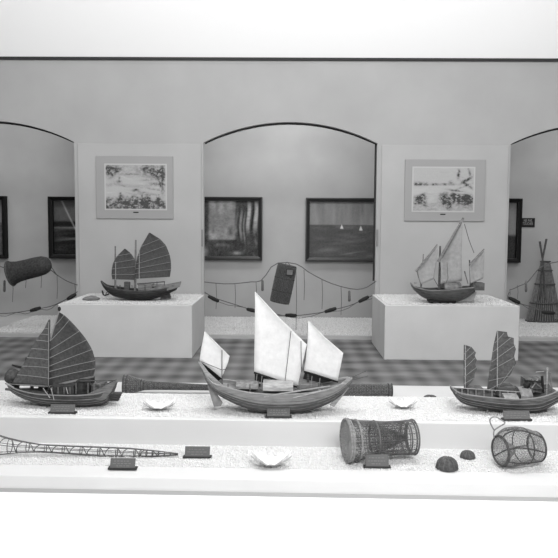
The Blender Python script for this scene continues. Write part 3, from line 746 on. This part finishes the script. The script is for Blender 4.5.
q_ = G(91.5, 301, ZL)
t = tag(MB().lathe(q_+Vector((-.11,0,.02)), q_+Vector((.10,.02,.03)), [(0,.01),(.15,.03),(.5,.045),(.75,.035),(1,.008)], 12, True, True).build('driftwood_block', M_wood2, loc=q_, smooth=True),
        'small dark block lying on the left plinth gravel by the junk bow', 'block')

# ---- lateen boat on the right plinth
gz = ZR+.01; base = G(445, 302.5, gz); Y = base.y
t = thing('model_sailing_boat', base, 'small dark hulled boat with pale slanting sails on the right plinth', 'model boat')
hull(t, Y, [(411,283,285,.012),(414,286.5,290,.05),(421,289,296,.11),(430,290.5,300,.15),(442,290.5,302,.17),(455,289.5,302,.17),(465,288.5,298,.14),(474,287.5,292,.10)],
     mat('pr_hull', .07, .4, 'noise', .4, 10, (1,1,6), .3), deck=.03, zmin=gz+.01, deck_m=M_wood2, rail_m=M_wood2, rail=.008, strake_m=M_wood)
bx(t, 'cradle', 430, 456, 299.5, 302.8, Y-.10, Y+.10, M_black)
for x in (432, 440, 448, 454): bx(t, 'cradle_foot', x-1.2, x+1.2, 302, 303.4, Y-.11, Y-.06, M_black)
barrel(t, 'mat_cabin', 445, 462, 289, Y, .13, .07, mat('pr_mat', .14, .8, 'noise', .5, 20))
bx(t, 'stern_basket', 473, 484.5, 283, 290.5, Y-.08, Y+.08, mat('pr_gear', .09, .8, 'noise', .5, 20))
MB().slab([P(*q,Y-.02) for q in ((470,291),(477,292),(473.5,300.5),(461,299.5),(463,297.5))], .02).build('rudder', mat('pr_rud', .32, .8), t)
for a_, b_, r_ in (((416,271.5),(437.3,244.5),.014),((438.5,262),(463.3,218),.022),((470,264.5),(484.2,249),.014)):
    stick(t, 'yard', a_, b_, Y-.03, r_, r_*.6, M_wood2)
for a_, b_, r_ in (((421,288),(423.5,254),.012),((439.2,289),(440.2,246),.016),((471.2,288),(469.5,260),.014),((441,285),(462,280),.010),((464.5,271),(468,284),.008),((470,284),(483,278),.008),((417,271),(421,285),.008),((414,283),(417,283),.006)):
    stick(t, 'mast' if r_ > .011 else 'spar', a_, b_, Y-.0, r_, r_*.6, M_wood2 if r_ < .014 else M_wood)
sail(t, Y-.05, [(421,284.5,434,279),(419,278,436,266),(417.5,271.5,438,252),(436.5,246,437.5,245)], M_saill, .03, battens=False)
sail(t, Y-.045, [(440.5,284,462,281),(441,272,462,262),(440.5,261,462,244),(461.5,221,462.5,220)], M_saill, .04, battens=False)
sail(t, Y-.045, [(470.5,284,483.5,278),(470,276,484,270),(469.5,266,484.3,262),(483.5,250.5,484.5,249.5)], M_saill, .03, battens=False)
line(t, [(464.5,224),(469,240),(474,253)], Y, .004); line(t, [(447,262),(448,278),(446,283)], Y-.08, .003); line(t, [(434,279),(438,286)], Y-.06, .004)

# ------------------------------------------------------------------ name plates
def plate(x0, x1, y0, y1, z, label):
    b0 = G((x0+x1)/2, y1, z); Y = b0.y; a_, c_ = P(x0, y0, Y), P(x1, y1, Y)
    t = thing('name_plate', b0, label, 'name plate', 'name plates on the stand')
    MB().box((a_.x-.012, Y, z), (c_.x+.012, Y+.04, z+.012)).build('foot', M_plate2, t, bevel=.002)
    h = a_.z-(z+.012)
    MB().add([(a_.x,Y+.006,z+.012),(c_.x,Y+.006,z+.012),(c_.x,Y+.030,a_.z),(a_.x,Y+.030,a_.z),
              (a_.x,Y+.016,z+.012),(c_.x,Y+.016,z+.012),(c_.x,Y+.038,a_.z),(a_.x,Y+.038,a_.z)],
             [(0,1,2,3),(7,6,5,4),(0,4,5,1),(3,2,6,7),(1,5,6,2),(0,3,7,4)]).build('panel', M_plate, t)
    w = MB(); r = random.Random(int(x0)); wd = c_.x-a_.x
    for row, (f, ww) in enumerate(((.72,.7),(.45,.8),(.2,.5))):
        x = a_.x+wd*(1-ww)/2
        while x < c_.x-wd*(1-ww)/2-.012:
            L = r.uniform(.008,.022); yy = Y+.006+.024*f-.0015; zz = z+.012+h*f
            w.add([(x,yy,zz-.002),(x+L,yy,zz-.002),(x+L,yy+.001,zz+.003),(x,yy+.001,zz+.003)], [(0,1,2,3)]); x += L+.006
    w.build('inscription', M_ink, t)
plate(49.5, 74, 405.5, 414, GT, 'dark name plate on the gravel under the left junk hull')
plate(267, 290, 409, 418, GT, 'dark name plate on the gravel under the central white sailed boat')
plate(504.5, 530.5, 412, 421, GT, 'dark name plate on the gravel under the right junk hull')
plate(109.5, 134.5, 460, 470, FRT+.006, 'dark name plate in front of the long openwork trap')
plate(184.5, 209.5, 448, 458.5, FRT+.006, 'dark name plate standing off the thin tip of the long openwork trap')
plate(366, 389, 456, 468.5, FRT+.006, 'dark name plate in front of the big double basket trap')

# ------------------------------------------------------------------ traps on the front tier
GF = FRT+.006
# long openwork trap
base = G(90, 456, GF); Y = base.y
t = thing('long_openwork_trap', base, 'long tapering openwork bamboo trap lying along the front tier', 'fish trap')
top = [(-12,432),(5,437.5),(20,441),(40,444.5),(70,446),(100,447),(130,448.3),(155,450.8),(178,453.5)]
bot = [(-12,455),(5,454),(20,452.5),(40,452),(70,454),(100,456),(130,457),(155,456.5),(178,455)]
def ev(tab, x): return float(np.interp(x, [p[0] for p in tab], [p[1] for p in tab]))
def lp(x, a_):   # point on the trap surface at angle
    yt, yb = ev(top, x), ev(bot, x); r_ = (yb-yt)/2; p = P(x, (yt+yb)/2-r_*math.cos(a_), Y); p.y += math.sin(a_)*r_*S(Y); return p
xsr = np.linspace(-12, 178, 40)
for a_ in (0, .9, 1.9, PI, 4.2, 5.3): MB().tube([lp(x, a_) for x in xsr], .0032 if a_ in (0, PI) else .0024, 5).build('long_rod', M_wick, t)
MB().tube([lp(x, .25) for x in xsr], .003, 5).build('long_rod', M_wick, t)
x = -8.
while x < 176:
    MB().tube([lp(x, 2*PI*k_/18) for k_ in range(18)], .003, 4, True).build('hoop', M_wick, t); x += 17.8 if x < 130 else 6
x = 0.
while x < 150:
    MB().tube([lp(x+9-9*math.cos(PI*s_/12), PI+PI*math.sin(PI*s_/12)*1.0) for s_ in range(13)], .0032, 5).build('bent_cane', M_wick, t); x += 17.5

# big basket trap
base = G(378, 460, GF); Y = base.y
t = thing('double_basket_trap', base, 'large waisted wicker basket trap lying on the front tier', 'fish trap')
q = S(Y); A, B = P(346.5,440.5,Y-.045), P(413,437,Y+.045)
pr = [(0,21.5*q),(.06,21*q),(.2,19.5*q),(.45,18*q),(.6,17*q),(.8,16.8*q),(1,17.8*q)]
low = min((A.z-21.5*q), (B.z-17.8*q)); 
if low < GF: 
    dz = Vector((0,0,GF-low)); A += dz; B += dz
MB().lathe(A, B, resample(pr, 30), 40, tri=True).build('outer_basket', mat('cane_pale', .17, .8, 'noise', .4, 14), t, wire=.0042)
MB().lathe(A, B, [(x, y*.985) for x, y in resample(pr, 8)], 18).build('inner_cage', M_wick, t, wire=.005)
MB().lathe(A+(B-A)*.40, A+(B-A)*.88, resample([(0,16*q),(1,2.5*q)], 16), 30, tri=True).build('funnel', M_wick, t, wire=.0055)
MB().lathe(A, A+(B-A)*.05, resample([(0,21*q),(1,1*q)], 11), 34, tri=True).build('mouth_net', mat('mouth_cane', .36, .8), t, wire=.004)
rings(t, A, B, pr, [0,.035,.15], .0075, M_wickp, 'rim'); rings(t, A, B, pr, [.42,1], .006, M_wick, 'hoop')
rings(t, A, B, [(0,17*q),(1,17*q)], [.9,.97], .006, M_wick, 'hoop')

# pot trap with loop handle
base = G(515, 466, GF); Y = base.y
t = thing('wire_pot_trap', base, 'rounded net pot trap with loop handle on the front tier, right end', 'fish trap')
q = S(Y); A, B = P(500,451,Y-.04), P(537,446.5,Y+.04)
pr = [(0,14.5*q),(.1,17.5*q),(.25,19.5*q),(.5,19.3*q),(.8,17*q),(1,15*q)]
hump = lambda tt: 3.2*q*math.sin(PI*min(1,max(0,tt))**.75)
MB().lathe(A, B, resample(pr, 24), 40, tri=True, spine=hump).build('net_body', M_wickp, t, wire=.0026)
MB().lathe(A, A+(B-A)*.35, resample([(0,14*q),(1,4*q)], 8), 30, tri=True).build('mouth_funnel', M_wickp, t, wire=.0026)
MB().lathe(B, B-(B-A)*.03, resample([(0,14*q),(1,2*q)], 5), 26, tri=True).build('end_net', M_wickp, t, wire=.0026)
rings(t, A, B, pr, [0,.02,.98,1], .0055, M_wickd, 'hoop'); rings(t, A, B, pr, [.62], .004, M_wickd, 'hoop', spine=hump)
dd = (B-A); u_ = dd.normalized().cross(Vector((0,1,0))).normalized(); w__ = dd.normalized().cross(u_)
for a0 in (.2, 1.2, 2.1, 2.9, 4.0, 5.2):
    MB().tube([A+dd*tt+(u_*math.cos(a0+tt*.5)+w__*math.sin(a0+tt*.5))*(np.interp(tt,[p[0] for p in pr],[p[1] for p in pr])+.001)+Vector((0,0,hump(tt))) for tt in np.linspace(0,1,12)], .0045, 5).build('bent_cane', M_wickd, t)
MB().tube([P(x_,y_,Y-.03) for x_,y_ in spl([(494,430),(490,422),(491,418),(496,417),(501,420),(505,423),(499,427),(494,431),(494,438)], 26)], .0045, 5).build('loop_handle', M_wickp, t)

# domed woven shells
def dome(px, py, rx, hpx, z, label):
    b0 = G(px, py, z); Y = b0.y+rx*S(b0.y)*.8; b0.y = Y; r_ = rx*S(Y); h = hpx*S(Y)
    t = thing('woven_dome', b0, label, 'dome', 'small woven domes')
    pr_ = [(math.sin(a_)*1.0, r_*math.cos(a_)**.8+.0005) for a_ in np.linspace(0, PI/2*.98, 9)]
    MB().lathe(b0, b0+Vector((0,0,h)), pr_, 24, True, True).build('shell', mat('dome_m', .085, .8, 'noise', .4, 60), t, smooth=True)
    pr2 = [(a_*1.01, b_*1.02) for a_, b_ in pr_]
    w = MB()
    for k_ in range(12):
        an = 2*PI*k_/12; w.tube([b0+Vector((math.cos(an)*rr, math.sin(an)*rr, h*tt)) for tt, rr in pr2], .0022, 4)
    tag(w.build('ribs', M_wick, t), kind=None)
    MB().tube([b0+Vector((math.cos(2*PI*k_/24)*r_, math.sin(2*PI*k_/24)*r_, .004)) for k_ in range(24)], .004, 5, True).build('rim', M_wickd, t)
dome(448.8, 471, 11, 11.5, GF, 'larger dark woven dome on the front tier gravel')
dome(469, 459.3, 7.3, 7, GF, 'smaller dark woven dome on the front tier beside the larger one')
dome(431.5, 401.5, 7.5, 5, REAR, 'dark woven dome on the rear tier near the right junk')

# ------------------------------------------------------------------ traps on the rear tier
Y = 6.06; q = S(Y)
t = thing('trumpet_fish_trap', (P(150,390,Y).x, Y, REAR), 'long trumpet shaped woven trap lying on the rear tier', 'fish trap')
A = P(124,388,Y); A.z = REAR+9.6*q; B = P(231,388,Y+.05); B.z = REAR+5.5*q
pr = [(0,9.6*q),(.04,9.6*q),(.10,7.5*q),(.18,4.8*q),(.28,4.0*q),(.6,3.2*q),(1,2.4*q)]
MB().lathe(A, B, resample(pr, 40), 24, False, True).build('woven_body', M_wickd, t, solid=.004)
MB().lathe(A, B, [(x_,y_*1.03) for x_,y_ in resample(pr, 60)], 24, tri=True).build('wicker_lattice', M_wickp, t, wire=.003)
rings(t, A, B, pr, [0,.03,.16], .006, M_wickd, 'rim')
t = thing('tube_fish_trap', (P(368,390,Y).x, Y, REAR), 'dark woven tube trap lying on the rear tier behind the white sailed boat', 'fish trap')
A = P(342,391,Y); A.z = REAR+6.4*q; B = P(391.5,391,Y); B.z = REAR+6.2*q
MB().lathe(A, B, resample([(0,6.2*q),(1,6.2*q)], 26), 26, True, True).build('woven_body', M_wickd, t)
MB().lathe(A, B, resample([(0,6.4*q),(1,6.4*q)], 30), 26, tri=True).build('wicker_lattice', M_wickp, t, wire=.0035)
rings(t, A, B, [(0,6.5*q),(1,6.5*q)], [0,.93,1], .006, M_wickd, 'rim')

# ------------------------------------------------------------------ fluted shells
def shell(px, py, wpx, hpx, z, label, seed, spikes=True):
    b0 = G(px, py, z); Y = b0.y+.05; b0.y = Y; q = S(Y); W = wpx*q/2; H = hpx*q
    t = thing('clam_shell', b0, label, 'shell', 'white shells on the gravel')
    def valve(sgn, nm, hh, m):
        vs = []; N = 44; K = 8
        for i in range(N+1):
            a_ = PI*i/N; fl = 1+.10*math.cos(i*2*PI/(N/6))
            for k_ in range(K+1):
                s_ = k_/K; rr = s_*fl if k_ > 4 else s_
                x_ = -math.cos(a_)*W*rr
                z_ = hh*(s_**1.6)*(.45+.55*abs(math.cos(a_))**1.2)*(fl**2) 
                y_ = sgn*math.sin(a_)*W*.55*s_
                vs.append(b0+Vector((x_, y_, .004+z_)))
        L = K+1
        MB().add(vs, [(i*L+j,(i+1)*L+j,(i+1)*L+j+1,i*L+j+1) for i in range(N) for j in range(K)]).build(nm, m, t, smooth=True, solid=.004)
    valve(-1, 'valve', H*.62, mat('shell_outside', .42, .6, 'noise', .25, 40))
    valve(1, 'valve', H*.95, M_shell)
    # jagged rim points
    r = random.Random(seed); w = MB()
    for i in range(9 if spikes else 13):
        a_ = PI*(i+.5)/(9 if spikes else 13); x_ = -math.cos(a_)*W*1.0; y_ = math.sin(a_)*W*.5
        base_h = H*.95*(.45+.55*abs(math.cos(a_))**1.2)*.8; hh = max(base_h, H*(.55 if spikes else .3))+H*(r.uniform(.25, .6) if spikes else r.uniform(.1,.25))
        wd_ = W*(.13 if spikes else .09)
        w.add([b0+Vector((x_-wd_, y_, base_h*.7)), b0+Vector((x_+wd_, y_, base_h*.7)), b0+Vector((x_*1.05, y_+.01, hh)), b0+Vector((x_, y_+.012, base_h*.7))],
              [(0,1,2),(1,3,2),(3,0,2),(0,3,1)])
    w.build('flutes', M_shell, t)
shell(158, 411.5, 30, 9, GT, 'small white fluted shell on the upper tier between left junk and central boat', 1)
shell(404, 410, 26, 9, GT, 'small white fluted shell on the upper tier between central boat and right junk', 2)
shell(271, 469, 38, 14, GF, 'larger white open shell on the front tier below the central boat', 3)

# ------------------------------------------------------------------ light
wd = bpy.data.worlds.new('world'); bpy.context.scene.world = wd; wd.use_nodes = True
wd.node_tree.nodes['Background'].inputs[0].default_value = (1,1,1,1); wd.node_tree.nodes['Background'].inputs[1].default_value = .42
def area(name, loc, rot, sx_, sy_, e):
    d = bpy.data.lights.new(name, 'AREA'); d.shape = 'RECTANGLE'; d.size = sx_; d.size_y = sy_; d.energy = e
    o = bpy.data.objects.new(name, d); o.location = loc; o.rotation_euler = rot; C.objects.link(o)
area('ceiling_lamp', (.6, 4.0, CH-.1), (math.radians(12),0,0), 4.5, 1.2, 150)
area('wall_fill', (0, 4.6, 5.2), (math.radians(62),0,0), 9, .6, 190)  # unseen fill light added to brighten the arcade wall and cove
area('front_lamp', (1.0, .3, 3.4), (math.radians(80),0,math.radians(4)), 2.4, 1.2, 190)
for x_ in (-4.7, -.0, 4.9):
    area('niche_fill', (x_, D3+.9, CEIL-.06), (math.radians(14),0,0), 2.4, .5, 56 if abs(x_) < 1 else 34)  # fill lights added out of sight behind the arcade to brighten the niches

vs_ = bpy.context.scene.view_settings
vs_.view_transform = 'Standard'; vs_.look = 'None'; vs_.gamma = 1; vs_.use_curve_mapping = False; vs_.exposure = 0
for o in bpy.data.objects:
    if '_o' in o: del o['_o']
